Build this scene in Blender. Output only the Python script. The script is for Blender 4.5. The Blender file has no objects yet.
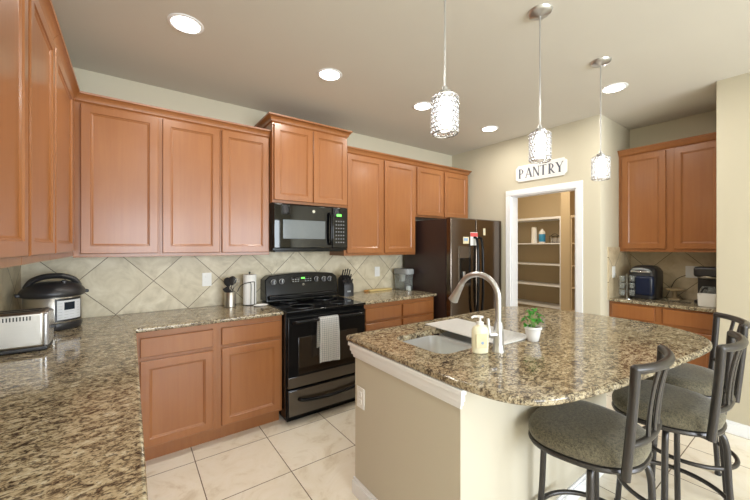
import bpy, bmesh, math, random
from mathutils import Vector, Matrix
random.seed(7)
S = bpy.context.scene
COL = S.collection
PI = math.pi

# ------------------------------------------------------------------ camera, world, light, exposure
cam_d = bpy.data.cameras.new('camera'); cam = bpy.data.objects.new('camera', cam_d); COL.objects.link(cam)
cam_d.sensor_width = 36.0; cam_d.lens = 336.8 / 750 * 36.0; cam_d.shift_y = -3.7 / 750; cam_d.clip_start = 0.02
cam.location = (0, 0, 1.44); cam.rotation_euler = (PI / 2, 0, -math.radians(36.03))
S.camera = cam
W = bpy.data.worlds.new('world'); S.world = W; W.use_nodes = True
W.node_tree.nodes['Background'].inputs[0].default_value = (0.75, 0.86, 1.0, 1)
W.node_tree.nodes['Background'].inputs[1].default_value = 1.0
S.view_settings.view_transform = 'Standard'; S.view_settings.look = 'None'
S.view_settings.gamma = 1.0; S.view_settings.exposure = -0.06; S.view_settings.use_curve_mapping = False

def area(name, loc, rot, size, power, color=(1, 1, 1), shape='RECTANGLE', sy=None, spread=None):
    l = bpy.data.lights.new(name, 'AREA'); l.shape = shape; l.size = size
    if shape == 'RECTANGLE': l.size_y = sy
    l.energy = power; l.color = color
    if spread: l.spread = spread
    o = bpy.data.objects.new(name, l); COL.objects.link(o); o.location = loc; o.rotation_euler = rot
    return o
# frontal fill light, added in the form of unseen windows behind the camera
area('window_daylight', (0.4, -3.61, 1.45), (PI / 2, 0, 0), 1.66, 125, (0.84, 0.92, 1.0), sy=1.46)
area('window_daylight', (2.6, -3.61, 1.45), (PI / 2, 0, 0), 1.66, 125, (0.84, 0.92, 1.0), sy=1.46)
CAN_POWER = 7.5
CAN_GLOW, PENDANT_GLOW = 14.0, 3.8

# ------------------------------------------------------------------ materials
def new_mat(name):
    m = bpy.data.materials.new(name); m.use_nodes = True
    nt = m.node_tree; return m, nt, nt.nodes['Principled BSDF']
def N(nt, t, **kw):
    n = nt.nodes.new(t)
    for k, v in kw.items(): setattr(n, k, v)
    return n
def mth(nt, op, a, b=None, c=None):
    n = nt.nodes.new('ShaderNodeMath'); n.operation = op
    for i, v in enumerate((a, b, c)):
        if v is None: continue
        if isinstance(v, (int, float)): n.inputs[i].default_value = v
        else: nt.links.new(v, n.inputs[i])
    return n.outputs[0]
def lin(r, g, b):
    f = lambda c: ((c / 255 + .055) / 1.055) ** 2.4 if c > 10 else c / 255 / 12.92
    return (f(r), f(g), f(b), 1)
def mixc(nt, fac, a, b):
    n = N(nt, 'ShaderNodeMix', data_type='RGBA')
    for i, v in ((0, fac), (6, a), (7, b)):
        if isinstance(v, (tuple, int, float)): n.inputs[i].default_value = v
        else: nt.links.new(v, n.inputs[i])
    return n.outputs[2]
def ramp(nt, fac, stops):
    n = N(nt, 'ShaderNodeValToRGB'); nt.links.new(fac, n.inputs[0]); e = n.color_ramp.elements
    e[0].position, e[0].color = stops[0]; e[1].position, e[1].color = stops[-1]
    for p, c in stops[1:-1]:
        x = e.new(p); x.color = c
    return n.outputs[0]
def noise(nt, vec, scale, detail=3, rough=.5, dist=0):
    n = N(nt, 'ShaderNodeTexNoise'); nt.links.new(vec, n.inputs['Vector'])
    n.inputs['Scale'].default_value = scale; n.inputs['Detail'].default_value = detail
    n.inputs['Roughness'].default_value = rough; n.inputs['Distortion'].default_value = dist
    return n.outputs[0]
def pos(nt, scale=(1, 1, 1), rot=(0, 0, 0), obj=False):
    if obj: o = N(nt, 'ShaderNodeTexCoord').outputs['Object']
    else: o = N(nt, 'ShaderNodeNewGeometry').outputs['Position']
    mp = N(nt, 'ShaderNodeMapping'); nt.links.new(o, mp.inputs[0])
    mp.inputs['Scale'].default_value = scale; mp.inputs['Rotation'].default_value = rot
    return mp.outputs[0]
def bump(nt, bsdf, h, strength, dist=.002):
    b = N(nt, 'ShaderNodeBump'); b.inputs['Strength'].default_value = strength; b.inputs['Distance'].default_value = dist
    nt.links.new(h, b.inputs['Height']); nt.links.new(b.outputs[0], bsdf.inputs['Normal'])
def plain(name, col, rough=.5, metal=0, spec=.5, var=.06, vs=30, **kw):
    m, nt, b = new_mat(name)
    n = noise(nt, pos(nt, obj=True), vs, 3)
    d = tuple(c * (1 - var) for c in col[:3]) + (1,); l_ = tuple(min(1, c * (1 + var)) for c in col[:3]) + (1,)
    nt.links.new(mixc(nt, n, d, l_), b.inputs['Base Color'])
    b.inputs['Roughness'].default_value = rough; b.inputs['Metallic'].default_value = metal
    b.inputs['Specular IOR Level'].default_value = spec
    for k, v in kw.items(): b.inputs[k.replace('_', ' ')].default_value = v
    return m
def wall_mat(name, col):
    m, nt, b = new_mat(name)
    p = pos(nt)
    nt.links.new(mixc(nt, noise(nt, p, 1.3, 2), tuple(c * .97 for c in col[:3]) + (1,), tuple(c * 1.03 for c in col[:3]) + (1,)), b.inputs['Base Color'])
    b.inputs['Roughness'].default_value = .75; b.inputs['Specular IOR Level'].default_value = .25
    bump(nt, b, noise(nt, p, 120, 3), .12, .002)
    return m
def wood_mat(name, c1, c2, rough=.32):
    m, nt, b = new_mat(name)
    g = noise(nt, pos(nt, (22, 22, 1.3)), 1.6, 5, .6, .4)
    blotch = noise(nt, pos(nt, (1, 1, .6)), 4.5, 3)
    f = mth(nt, 'ADD', mth(nt, 'MULTIPLY', g, .55), mth(nt, 'MULTIPLY', blotch, .45))
    nt.links.new(ramp(nt, f, [(.22, c2), (.78, c1)]), b.inputs['Base Color'])
    b.inputs['Roughness'].default_value = rough
    b.inputs['Coat Weight'].default_value = .25; b.inputs['Coat Roughness'].default_value = .18
    return m
def granite_mat():
    m, nt, b = new_mat('granite')
    p = pos(nt, (1, 1.45, 1.2), (0, 0, math.radians(28)))
    big = noise(nt, p, 7, 3, .5, .8)
    mid = noise(nt, p, 30, 6, .72, 1.1)
    fine = noise(nt, p, 130, 4, .6, .2)
    f = mth(nt, 'ADD', mth(nt, 'ADD', mth(nt, 'MULTIPLY', mid, .78), mth(nt, 'MULTIPLY', big, .12)), mth(nt, 'MULTIPLY', fine, .20))
    c = ramp(nt, f, [(.41, lin(40, 37, 33)), (.475, lin(78, 68, 56)), (.515, lin(128, 113, 90)), (.55, lin(160, 146, 118)),
                     (.62, lin(180, 168, 141)), (.70, lin(202, 195, 176))])
    sp = noise(nt, p, 75, 3, .55, .5)
    mask = ramp(nt, sp, [(.54, (0, 0, 0, 1)), (.60, (1, 1, 1, 1))])
    nt.links.new(mixc(nt, mth(nt, 'MULTIPLY', mask, .75), c, lin(64, 56, 50)), b.inputs['Base Color'])
    b.inputs['Roughness'].default_value = .1; b.inputs['Specular IOR Level'].default_value = .55
    return m
def grid_mask(nt, u, v, pu, pv, hw):
    outs = []
    for q, p_ in ((u, pu), (v, pv)):
        fr = mth(nt, 'FRACT', mth(nt, 'DIVIDE', q, p_))
        d = mth(nt, 'MULTIPLY', mth(nt, 'SUBTRACT', .5, mth(nt, 'ABSOLUTE', mth(nt, 'SUBTRACT', fr, .5))), p_)
        outs.append(mth(nt, 'LESS_THAN', d, hw))
    return mth(nt, 'MAXIMUM', outs[0], outs[1])
def floor_mat():
    m, nt, b = new_mat('floor_tile')
    g = N(nt, 'ShaderNodeNewGeometry').outputs['Position']
    s = N(nt, 'ShaderNodeSeparateXYZ'); nt.links.new(g, s.inputs[0])
    u = mth(nt, 'SUBTRACT', s.outputs[0], .353 - 48.2); v = mth(nt, 'SUBTRACT', s.outputs[1], 2.53 - 47.35)
    mask = grid_mask(nt, u, v, .482, .4735, .0028)
    # one tone per tile plus soft veining
    cu = mth(nt, 'FLOOR', mth(nt, 'DIVIDE', u, .482)); cv = mth(nt, 'FLOOR', mth(nt, 'DIVIDE', v, .4735))
    cx = N(nt, 'ShaderNodeCombineXYZ'); nt.links.new(cu, cx.inputs[0]); nt.links.new(cv, cx.inputs[1])
    wn = N(nt, 'ShaderNodeTexWhiteNoise'); nt.links.new(cx.outputs[0], wn.inputs['Vector'])
    off = N(nt, 'ShaderNodeVectorMath', operation='MULTIPLY_ADD'); nt.links.new(wn.outputs['Color'], off.inputs[0])
    off.inputs[1].default_value = (5, 5, 5); nt.links.new(g, off.inputs[2])
    n1 = noise(nt, off.outputs[0], 5, 6, .62, 1.2)
    c = ramp(nt, n1, [(.30, lin(218, 206, 184)), (.45, lin(236, 228, 210)), (.6, lin(240, 233, 218)), (.75, lin(228, 219, 200))])
    c = mixc(nt, mth(nt, 'MULTIPLY', wn.outputs[0], .10), c, lin(190, 172, 146))
    nt.links.new(mixc(nt, mask, c, lin(108, 92, 74)), b.inputs['Base Color'])
    nt.links.new(mth(nt, 'ADD', .26, mth(nt, 'MULTIPLY', mask, .5)), b.inputs['Roughness'])
    bump(nt, b, mth(nt, 'SUBTRACT', 1, mask), .4, .002)
    return m
def splash_mat(name, axis, o1, o2=1.16, c=((214, 203, 176), (230, 221, 197), (190, 178, 150))):
    """stone tiles laid on the diagonal; axis 0 for walls along X, 1 for walls along Y"""
    m, nt, b = new_mat(name)
    g = N(nt, 'ShaderNodeNewGeometry').outputs['Position']
    s = N(nt, 'ShaderNodeSeparateXYZ'); nt.links.new(g, s.inputs[0])
    a = mth(nt, 'SUBTRACT', s.outputs[axis], o1); z = mth(nt, 'SUBTRACT', s.outputs[2], o2)
    r = math.sqrt(.5); T = .488 * r
    u = mth(nt, 'ADD', mth(nt, 'MULTIPLY', mth(nt, 'ADD', a, z), r), T * 40)
    v = mth(nt, 'ADD', mth(nt, 'MULTIPLY', mth(nt, 'SUBTRACT', a, z), r), T * 40)
    mask = grid_mask(nt, u, v, T, T, .0024)
    cx = N(nt, 'ShaderNodeCombineXYZ')
    nt.links.new(mth(nt, 'FLOOR', mth(nt, 'DIVIDE', u, T)), cx.inputs[0]); nt.links.new(mth(nt, 'FLOOR', mth(nt, 'DIVIDE', v, T)), cx.inputs[1])
    wn = N(nt, 'ShaderNodeTexWhiteNoise'); nt.links.new(cx.outputs[0], wn.inputs['Vector'])
    off = N(nt, 'ShaderNodeVectorMath', operation='MULTIPLY_ADD'); nt.links.new(wn.outputs['Color'], off.inputs[0])
    off.inputs[1].default_value = (7, 7, 7); nt.links.new(g, off.inputs[2])
    n1 = noise(nt, off.outputs[0], 7, 6, .6, .8)
    col = ramp(nt, n1, [(.33, lin(*c[2])), (.5, lin(*c[0])), (.68, lin(*c[1]))])
    col = mixc(nt, mth(nt, 'MULTIPLY', wn.outputs[0], .28), col, lin(*c[2]))
    nt.links.new(mixc(nt, mask, col, lin(112, 98, 80)), b.inputs['Base Color'])
    b.inputs['Roughness'].default_value = .42
    bump(nt, b, mth(nt, 'SUBTRACT', 1, mask), .4, .002)
    return m
def emit_mat(name, col, strength):
    m, nt, b = new_mat(name)
    b.inputs['Base Color'].default_value = col; b.inputs['Emission Color'].default_value = col
    n = noise(nt, pos(nt, obj=True), 5); nt.links.new(mth(nt, 'ADD', strength * .97, mth(nt, 'MULTIPLY', n, strength * .06)), b.inputs['Emission Strength'])
    return m
def brushed(name, col, rough=.3, axis_scale=(1, 1, 80)):
    m, nt, b = new_mat(name)
    n = noise(nt, pos(nt, axis_scale, obj=True), 8, 2)
    nt.links.new(mixc(nt, n, tuple(c * .9 for c in col[:3]) + (1,), col), b.inputs['Base Color'])
    b.inputs['Metallic'].default_value = 1; b.inputs['Roughness'].default_value = rough
    return m
def glass(name, col=(1, 1, 1, 1), rough=.02, ior=1.3):
    m, nt, b = new_mat(name)
    n = noise(nt, pos(nt, obj=True), 3)
    nt.links.new(mixc(nt, n, col, tuple(c * .98 for c in col[:3]) + (1,)), b.inputs['Base Color'])
    b.inputs['Transmission Weight'].default_value = .92; b.inputs['Roughness'].default_value = rough; b.inputs['IOR'].default_value = ior
    return m

M = {}
M['wall'] = wall_mat('wall_paint', lin(204, 197, 176))
M['ceiling'] = wall_mat('ceiling_paint', lin(214, 210, 200))
M['pantry_wall'] = wall_mat('pantry_paint', lin(200, 182, 150))  # room paint tanned to carry the warm pantry light; tan shelving shares it
M['island_wall'] = wall_mat('island_paint', lin(200, 193, 176))
M['trim'] = plain('white_trim', lin(238, 240, 243), .35, var=.02)
M['wood'] = wood_mat('cabinet_wood', lin(160, 105, 60), lin(138, 84, 45))
M['wood_low'] = M['wood']
M['granite'] = granite_mat()
M['floor'] = floor_mat()
M['splash_back'] = splash_mat('backsplash_stone', 0, .155)
M['splash_side'] = splash_mat('backsplash_stone_side', 1, 3.1)
M['splash_nook'] = splash_mat('nook_stone', 1, 1.1985, 1.1865, ((206, 190, 160), (220, 206, 178), (184, 165, 132)))
M['splash_nookside'] = splash_mat('nook_stone_side', 0, 4.53, 1.20, ((206, 190, 160), (220, 206, 178), (184, 165, 132)))
M['black'] = plain('black_enamel', (.005, .005, .0055, 1), .18, spec=.22, var=.05)
M['black_glass'] = plain('black_glass', (.003, .003, .0035, 1), .03, spec=.5, var=.02)
M['oven_glass'] = plain('dark_oven_glass', (.05, .038, .026, 1), .05, spec=.9, var=.05)  # brown reflection of the floor put into the base colour
M['black_plastic'] = plain('black_plastic', (.02, .02, .022, 1), .38)
M['grey_plastic'] = plain('grey_plastic', lin(150, 154, 156), .4)
M['white_plastic'] = plain('white_plastic', lin(235, 235, 232), .35, var=.02)
M['steel'] = brushed('brushed_steel', lin(186, 182, 174), .33)
M['fridge_steel'] = brushed('dark_stainless', lin(122, 112, 104), .16, (80, 80, 1))
M['fridge_side'] = plain('fridge_side_paint', lin(52, 38, 36), .28)
M['sink_steel'] = plain('sink_steel', lin(228, 230, 230), .25, .7, var=.04)
M['nickel'] = plain('satin_nickel', lin(205, 206, 208), .28, .9, var=.03)
M['chrome'] = plain('chrome', lin(215, 216, 218), .08, 1, var=.02)
M['stool_metal'] = plain('pewter_metal', lin(74, 72, 72), .32, .8, var=.05)
M['knob_metal'] = plain('knob_edge', lin(200, 200, 202), .3, .6)

M['green_led'] = emit_mat('green_display', (.15, 1, .1, 1), 1.6)
M['paper'] = plain('paper_towel', lin(240, 240, 238), .9, var=.03)
M['ceramic'] = plain('white_ceramic', lin(240, 240, 240), .18, var=.01)
M['soil'] = plain('potting_soil', lin(60, 44, 32), .95, var=.4, vs=200)
M['leaf'] = plain('leaf_green', lin(84, 168, 62), .35, var=.35, vs=25)
M['stem'] = plain('stem_green', lin(120, 160, 80), .5)
M['soap'] = plain('cream_soap', lin(238, 231, 200), .25, var=.03)
M['label_cream'] = plain('bottle_label', lin(226, 214, 176), .4)
M['label_blue'] = plain('blue_mark', lin(150, 176, 206), .4)
M['pale_wood'] = plain('pale_wood', lin(222, 196, 132), .5, var=.1)
M['orange_wood'] = plain('amber_wood', lin(200, 140, 70), .5, var=.1)
M['crystal'] = glass('crystal_glass', (.97, .98, 1, 1), .03, 1.45)
M['clear'] = glass('clear_glass', (.93, .97, .97, 1))
M['blue_plastic'] = plain('navy_plastic', lin(20, 32, 58), .22)
M['blue_label'] = plain('blue_wrap', lin(60, 150, 200), .35)
M['mat_grey'] = plain('drying_mat_fabric', lin(214, 214, 212), .8, var=.04)
M['dark_wire'] = plain('dark_wire', (.02, .02, .02, 1), .35, .3)
M['sign_white'] = plain('sign_white', lin(236, 236, 234), .45, var=.02)
M['sign_grey'] = plain('sign_grey_ink', lin(92, 96, 108), .6)
M['red'] = plain('red_print', lin(214, 90, 90), .5)
M['lcd'] = plain('dark_screen', lin(30, 40, 50), .15)
M['dark_gap'] = plain('shadow_gap_wood', lin(96, 56, 36), .6)
M['can_glow'] = emit_mat('lamp_glow', (1, .95, .86, 1), CAN_GLOW)
M['pendant_glow'] = emit_mat('pendant_glow', (1, .98, .95, 1), PENDANT_GLOW)
M['sky_glow'] = emit_mat('daylight_view', (.8, .9, 1, 1), 1.0)

def fabric_mat():
    m, nt, b = new_mat('olive_grey_fabric')
    p = pos(nt, obj=True)
    f = mth(nt, 'ADD', mth(nt, 'MULTIPLY', noise(nt, p, 300, 2, .7), .5), mth(nt, 'MULTIPLY', noise(nt, p, 90, 3, .7), .5)); l = noise(nt, p, 9, 3, .5, 1.5)
    c = ramp(nt, f, [(.36, lin(46, 42, 32)), (.64, lin(130, 122, 98))])
    nt.links.new(mixc(nt, mth(nt, 'MULTIPLY', l, .35), c, lin(70, 64, 52)), b.inputs['Base Color'])
    b.inputs['Roughness'].default_value = .85; b.inputs['Sheen Weight'].default_value = .2
    bump(nt, b, f, .3, .002)
    return m
M['fabric'] = fabric_mat()
def towel_mat():
    m, nt, b = new_mat('checked_towel')
    g = N(nt, 'ShaderNodeTexCoord').outputs['Object']
    s = N(nt, 'ShaderNodeSeparateXYZ'); nt.links.new(g, s.inputs[0])
    mask = grid_mask(nt, mth(nt, 'ADD', s.outputs[0], 5), mth(nt, 'ADD', s.outputs[2], 5), .0165, .0165, .0010)
    nt.links.new(mixc(nt, mask, lin(244, 244, 242), lin(160, 168, 176)), b.inputs['Base Color'])
    b.inputs['Roughness'].default_value = .9
    return m
M['towel'] = towel_mat()

# ------------------------------------------------------------------ mesh building
class B:
    def __init__(s): s.bm = bmesh.new()
    def add(s, t, mat=None, keep=False):
        if not keep:
            for f in t.faces: f.smooth = True
        if mat is not None: bmesh.ops.transform(t, matrix=mat, verts=t.verts)
        me = bpy.data.meshes.new('tmp'); t.to_mesh(me); t.free(); s.bm.from_mesh(me); bpy.data.meshes.remove(me); return s
    def box(s, x0, y0, z0, x1, y1, z1, bev=0, seg=2, mat=None):
        t = bmesh.new(); bmesh.ops.create_cube(t, size=1)
        for v in t.verts: v.co = Vector(((x0 + x1) / 2 + v.co.x * (x1 - x0), (y0 + y1) / 2 + v.co.y * (y1 - y0), (z0 + z1) / 2 + v.co.z * (z1 - z0)))
        if bev: bmesh.ops.bevel(t, geom=t.edges[:], offset=bev, segments=seg, affect='EDGES', profile=.5)
        t.normal_update()
        for f in t.faces: f.smooth = max(abs(c) for c in f.normal) < .9999
        return s.add(t, mat, True)
    def prism(s, pts, z0, z1, bev=0, seg=3, mat=None, vbev=0):
        t = bmesh.new(); n = len(pts)
        a = [t.verts.new((p[0], p[1], z0)) for p in pts]; b = [t.verts.new((p[0], p[1], z1)) for p in pts]
        t.faces.new(b); t.faces.new(a[::-1])
        for i in range(n): t.faces.new((a[i], a[(i + 1) % n], b[(i + 1) % n], b[i]))
        bmesh.ops.recalc_face_normals(t, faces=t.faces)
        if bev:
            es = [e for e in t.edges if abs(e.verts[0].co.z - e.verts[1].co.z) < 1e-6]
            bmesh.ops.bevel(t, geom=es, offset=bev, segments=seg, affect='EDGES', profile=.5)
        t.normal_update()
        for f in t.faces: f.smooth = abs(f.normal.z) < .9999
        return s.add(t, mat, True)
    def lathe(s, prof, c=(0, 0, 0), n=32, sx=1, sy=1, mat=None):
        t = bmesh.new(); rings = []
        for r, z in prof:
            if r < 1e-6: rings.append([t.verts.new((c[0], c[1], c[2] + z))])
            else: rings.append([t.verts.new((c[0] + r * sx * math.cos(2 * PI * i / n), c[1] + r * sy * math.sin(2 * PI * i / n), c[2] + z)) for i in range(n)])
        for a, b in zip(rings, rings[1:]):
            for i in range(n):
                j = (i + 1) % n
                if len(a) == 1 and len(b) == 1: continue
                if len(a) == 1: t.faces.new((a[0], b[i], b[j]))
                elif len(b) == 1: t.faces.new((a[i], a[j], b[0]))
                else: t.faces.new((a[i], a[j], b[j], b[i]))
        for rr, rev in ((rings[0], True), (rings[-1], False)):
            if len(rr) > 1: t.faces.new(rr[::-1] if rev else rr)
        bmesh.ops.recalc_face_normals(t, faces=t.faces)
        return s.add(t, mat)
    def tube(s, pts, r, n=10, closed=False, flat=1.0, mat=None, up=None):
        """round (or flattened) bar along a smooth path; r may be a list"""
        t = bmesh.new(); P = [Vector(p) for p in pts]; m = len(P); rings = []
        prev = None
        for i, p in enumerate(P):
            if closed: d = P[(i + 1) % m] - P[i - 1]
            else: d = P[min(i + 1, m - 1)] - P[max(i - 1, 0)]
            d.normalize()
            if up is not None: a = d.cross(Vector(up))
            elif prev is None: a = d.cross(Vector((0, 0, 1)) if abs(d.z) < .9 else Vector((1, 0, 0)))
            else: a = prev - d * prev.dot(d)
            a.normalize(); prev = a; b = d.cross(a).normalized()
            rr = r[i] if isinstance(r, (list, tuple)) else r
            rings.append([t.verts.new(p + (a * math.cos(2 * PI * k / n) * flat + b * math.sin(2 * PI * k / n)) * rr) for k in range(n)])
        for i in range(m if closed else m - 1):
            A, C = rings[i], rings[(i + 1) % m]
            for k in range(n): t.faces.new((A[k], A[(k + 1) % n], C[(k + 1) % n], C[k]))
        if not closed: t.faces.new(rings[0][::-1]); t.faces.new(rings[-1])
        bmesh.ops.recalc_face_normals(t, faces=t.faces)
        return s.add(t, mat)
    def sphere(s, c, r, u=12, v=8, sc=(1, 1, 1)):
        t = bmesh.new(); bmesh.ops.create_uvsphere(t, u_segments=u, v_segments=v, radius=r)
        for q in t.verts: q.co = Vector((c[0] + q.co.x * sc[0], c[1] + q.co.y * sc[1], c[2] + q.co.z * sc[2]))
        return s.add(t)
    def rings(s, rl, cap0=True, cap1=True, flat=False):
        t = bmesh.new(); R = [[t.verts.new(p) for p in r] for r in rl]; n = len(rl[0])
        for a, b in zip(R, R[1:]):
            for k in range(n): t.faces.new((a[k], a[(k + 1) % n], b[(k + 1) % n], b[k]))
        if cap0: t.faces.new(R[0][::-1])
        if cap1: t.faces.new(R[-1])
        bmesh.ops.recalc_face_normals(t, faces=t.faces)
        if flat:
            for f in t.faces: f.smooth = False
        return s.add(t, None, flat)
    def door(s, x0, z0, x1, z1, y=0, t=.02, stile=.051, slab=False):
        def rect(i, yy): return [(x0 + i, yy, z0 + i), (x1 - i, yy, z0 + i), (x1 - i, yy, z1 - i), (x0 + i, yy, z1 - i)]
        f = y - t
        rl = [rect(0, y), rect(0, f + .004), rect(.004, f)]
        if not slab: rl += [rect(stile, f), rect(stile + .004, f + .006), rect(stile + .007, f + .006), rect(stile + .015, f + .011)]
        return s.rings(rl, flat=True)
    def done(s, name, mat, parent=None, sharp=38, loc=None, **props):
        bm = s.bm
        th = math.radians(sharp)
        for e in bm.edges:
            if len(e.link_faces) == 2 and e.calc_face_angle(0) > th: e.smooth = False
        me = bpy.data.meshes.new(name); bm.to_mesh(me); bm.free()
        me.materials.append(M[mat] if isinstance(mat, str) else mat)
        o = bpy.data.objects.new(name, me); COL.objects.link(o)
        if parent is not None: o.parent = parent
        if loc is not None: o.location = loc
        for k, v in props.items(): o[k] = v
        return o
def thing(name, label, cat, loc=(0, 0, 0), rz=0, group=None):
    o = bpy.data.objects.new(name, None); COL.objects.link(o); o.location = loc; o.rotation_euler = (0, 0, rz)
    o.empty_display_size = .1; o['label'] = label; o['category'] = cat
    if group: o['group'] = group
    return o
def tag(o, label, cat, group=None):
    o['label'] = label; o['category'] = cat
    if group: o['group'] = group
    return o
def struct(name, b, mat): return b.done(name, mat, kind='structure')
def dup(root, loc, rz, label, group=None):
    r = root.copy(); COL.objects.link(r); r.location = loc; r.rotation_euler = (0, 0, rz); r['label'] = label
    if group: r['group'] = group
    for ch in list(root.children):
        c = ch.copy(); COL.objects.link(c); c.parent = r
        for g in ch.children:
            d = g.copy(); COL.objects.link(d); d.parent = c
    return r
def catmull(pts, k=6, closed=False):
    out = []; n = len(pts); P = [Vector(p) for p in pts]
    for i in range(n if closed else n - 1):
        if closed: a, b, c, d = P[i - 1], P[i], P[(i + 1) % n], P[(i + 2) % n]
        else: a, b, c, d = P[max(i - 1, 0)], P[i], P[i + 1], P[min(i + 2, n - 1)]
        for j in range(k):
            t = j / k
            out.append(.5 * ((2 * b) + (c - a) * t + (2 * a - 5 * b + 4 * c - d) * t * t + (3 * b - 3 * c + d - a) * t ** 3))
    if not closed: out.append(P[-1])
    return [tuple(p) for p in out]

# ------------------------------------------------------------------ room shell
CEIL = 2.743; BY = 3.27; LX = -.61; PX = 3.75; NX = 4.53; NY0 = .568; NY1 = 1.375; RY = -3.6
struct('floor', B().box(LX - .1, RY - .1, -.06, 5.55, BY + .1, 0), 'floor')
struct('ceiling', B().box(LX - .1, RY - .1, CEIL, 5.55, BY + .1, CEIL + .08), 'ceiling')
struct('wall_back', B().box(LX - .1, BY, 0, PX + .12, BY + .1, CEIL), 'wall')
struct('wall_left', B().box(LX - .1, RY, 0, LX, BY, CEIL), 'wall')
DY0, DY1, DZ = 1.60, 2.34, 2.05
w = B().box(PX, DY1, 0, PX + .12, BY, CEIL).box(PX, DY0, DZ, PX + .12, DY1, CEIL)
w.prism([(PX, DY0), (PX, NY1 + .012), (PX + .003, NY1 + .003), (PX + .012, NY1), (PX + .12, NY1), (PX + .12, DY0)], 0, CEIL)
struct('wall_pantry', w, 'wall')
struct('wall_nook_left', B().box(PX + .12, NY1, 0, NX + .1, NY1 + .1, CEIL), 'wall')
struct('wall_nook_back', B().box(NX, NY0 - .1, 0, NX + .1, NY1, CEIL), 'wall')
w = B().prism([(PX + .012, NY0), (PX + .003, NY0 - .003), (PX, NY0 - .012), (PX, RY), (PX + .12, RY), (PX + .12, NY0 - .1), (NX, NY0 - .1), (NX, NY0)], 0, CEIL)
struct('wall_right', w, 'wall')
w = B()
WIN = [(-.45, 1.25), (1.75, 3.45)]  # unseen window openings, added to bring fill daylight in from behind
w.box(LX, RY - .1, 0, PX, RY, .7).box(LX, RY - .1, 2.2, PX, RY, CEIL).box(LX, RY - .1, .7, WIN[0][0], RY, 2.2)
w.box(WIN[0][1], RY - .1, .7, WIN[1][0], RY, 2.2).box(WIN[1][1], RY - .1, .7, PX, RY, 2.2)
struct('wall_front', w, 'wall')
for i, (a, b_) in enumerate(WIN):
    w = B()
    for q in ((a, .7, a + .05, 2.2), (b_ - .05, .7, b_, 2.2), (a, .7, b_, .75), (a, 2.15, b_, 2.2), ((a + b_) / 2 - .025, .7, (a + b_) / 2 + .025, 2.2), (a, 1.43, b_, 1.47)):
        w.box(q[0], RY - .09, q[1], q[2], RY - .03, q[3], .004)
    struct('window_%d' % (i + 1), w, 'trim')
# pantry room
struct('wall_pantry_far', B().box(5.36, 1.475, 0, 5.46, BY + .1, CEIL), 'pantry_wall')
struct('wall_pantry_side', B().box(PX + .12, BY, 0, 5.46, BY + .1, CEIL).box(PX + .12, NY1 + .1, 0, 5.46, NY1 + .14, CEIL).box(PX + .12, NY1 + .14, 0, PX + .125, DY0, CEIL).box(PX + .12, DY1, 0, PX + .125, BY, CEIL), 'pantry_wall')

# backsplash stone
SZ0, SZ1 = .915, 1.40
struct('trim_1', B().box(LX + .01, BY - .012, .90, 2.755, BY, 1.43), 'splash_back')
struct('trim_2', B().box(LX, 0.0, .90, LX + .012, BY - .012, 1.40), 'splash_side')
struct('trim_3', B().box(NX - .012, NY0, .90, NX, NY1 - .012, 1.42), 'splash_nook')
struct('trim_4', B().box(3.915, NY1 - .012, .90, NX, NY1, 1.43), 'splash_nookside')

# pantry door casing and jamb
def casing(x, y0, y1, z, wd, t, side):
    b = B(); a, c = (x - t, x) if side < 0 else (x, x + t)
    for yy0, yy1, zz0, zz1 in ((y0 - wd, y0, 0, z), (y1, y1 + wd, 0, z), (y0 - wd, y1 + wd, z, z + wd)):
        b.box(a, yy0, zz0, c, yy1, zz1, .004)
        
    return b
b = casing(PX, DY0, DY1, DZ, .066, .014, -1)
b.box(PX - .004, DY1 - .012, 0, PX + .124, DY1, DZ).box(PX - .004, DY0, 0, PX + .124, DY0 + .012, DZ).box(PX - .004, DY0, DZ - .012, PX + .124, DY1, DZ)
struct('door_1', b, 'trim')
def baseboard(name, pts):
    """runs of baseboard along straight stretches: (x0,y0,x1,y1,nx,ny)"""
    b = B()
    for x0, y0, x1, y1, nx, ny in pts:
        for t_, z0, z1 in ((.014, 0, .075), (.009, .075, .095)):
            b.box(min(x0, x1, x0 + nx * t_), min(y0, y1, y0 + ny * t_), z0, max(x0, x1, x0 + nx * t_), max(y0, y1, y0 + ny * t_), z1, .002)
    return struct(name, b, 'trim')
baseboard('baseboard_right', [(PX, RY, PX, NY0 - .012, -1, 0)])
baseboard('baseboard_pantry', [(PX, NY1 + .012, PX, DY0 - .067, -1, 0), (PX, DY1 + .067, PX, BY, -1, 0)])
baseboard('baseboard_front', [(LX, RY, PX - .015, RY, 0, 1)])

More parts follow.
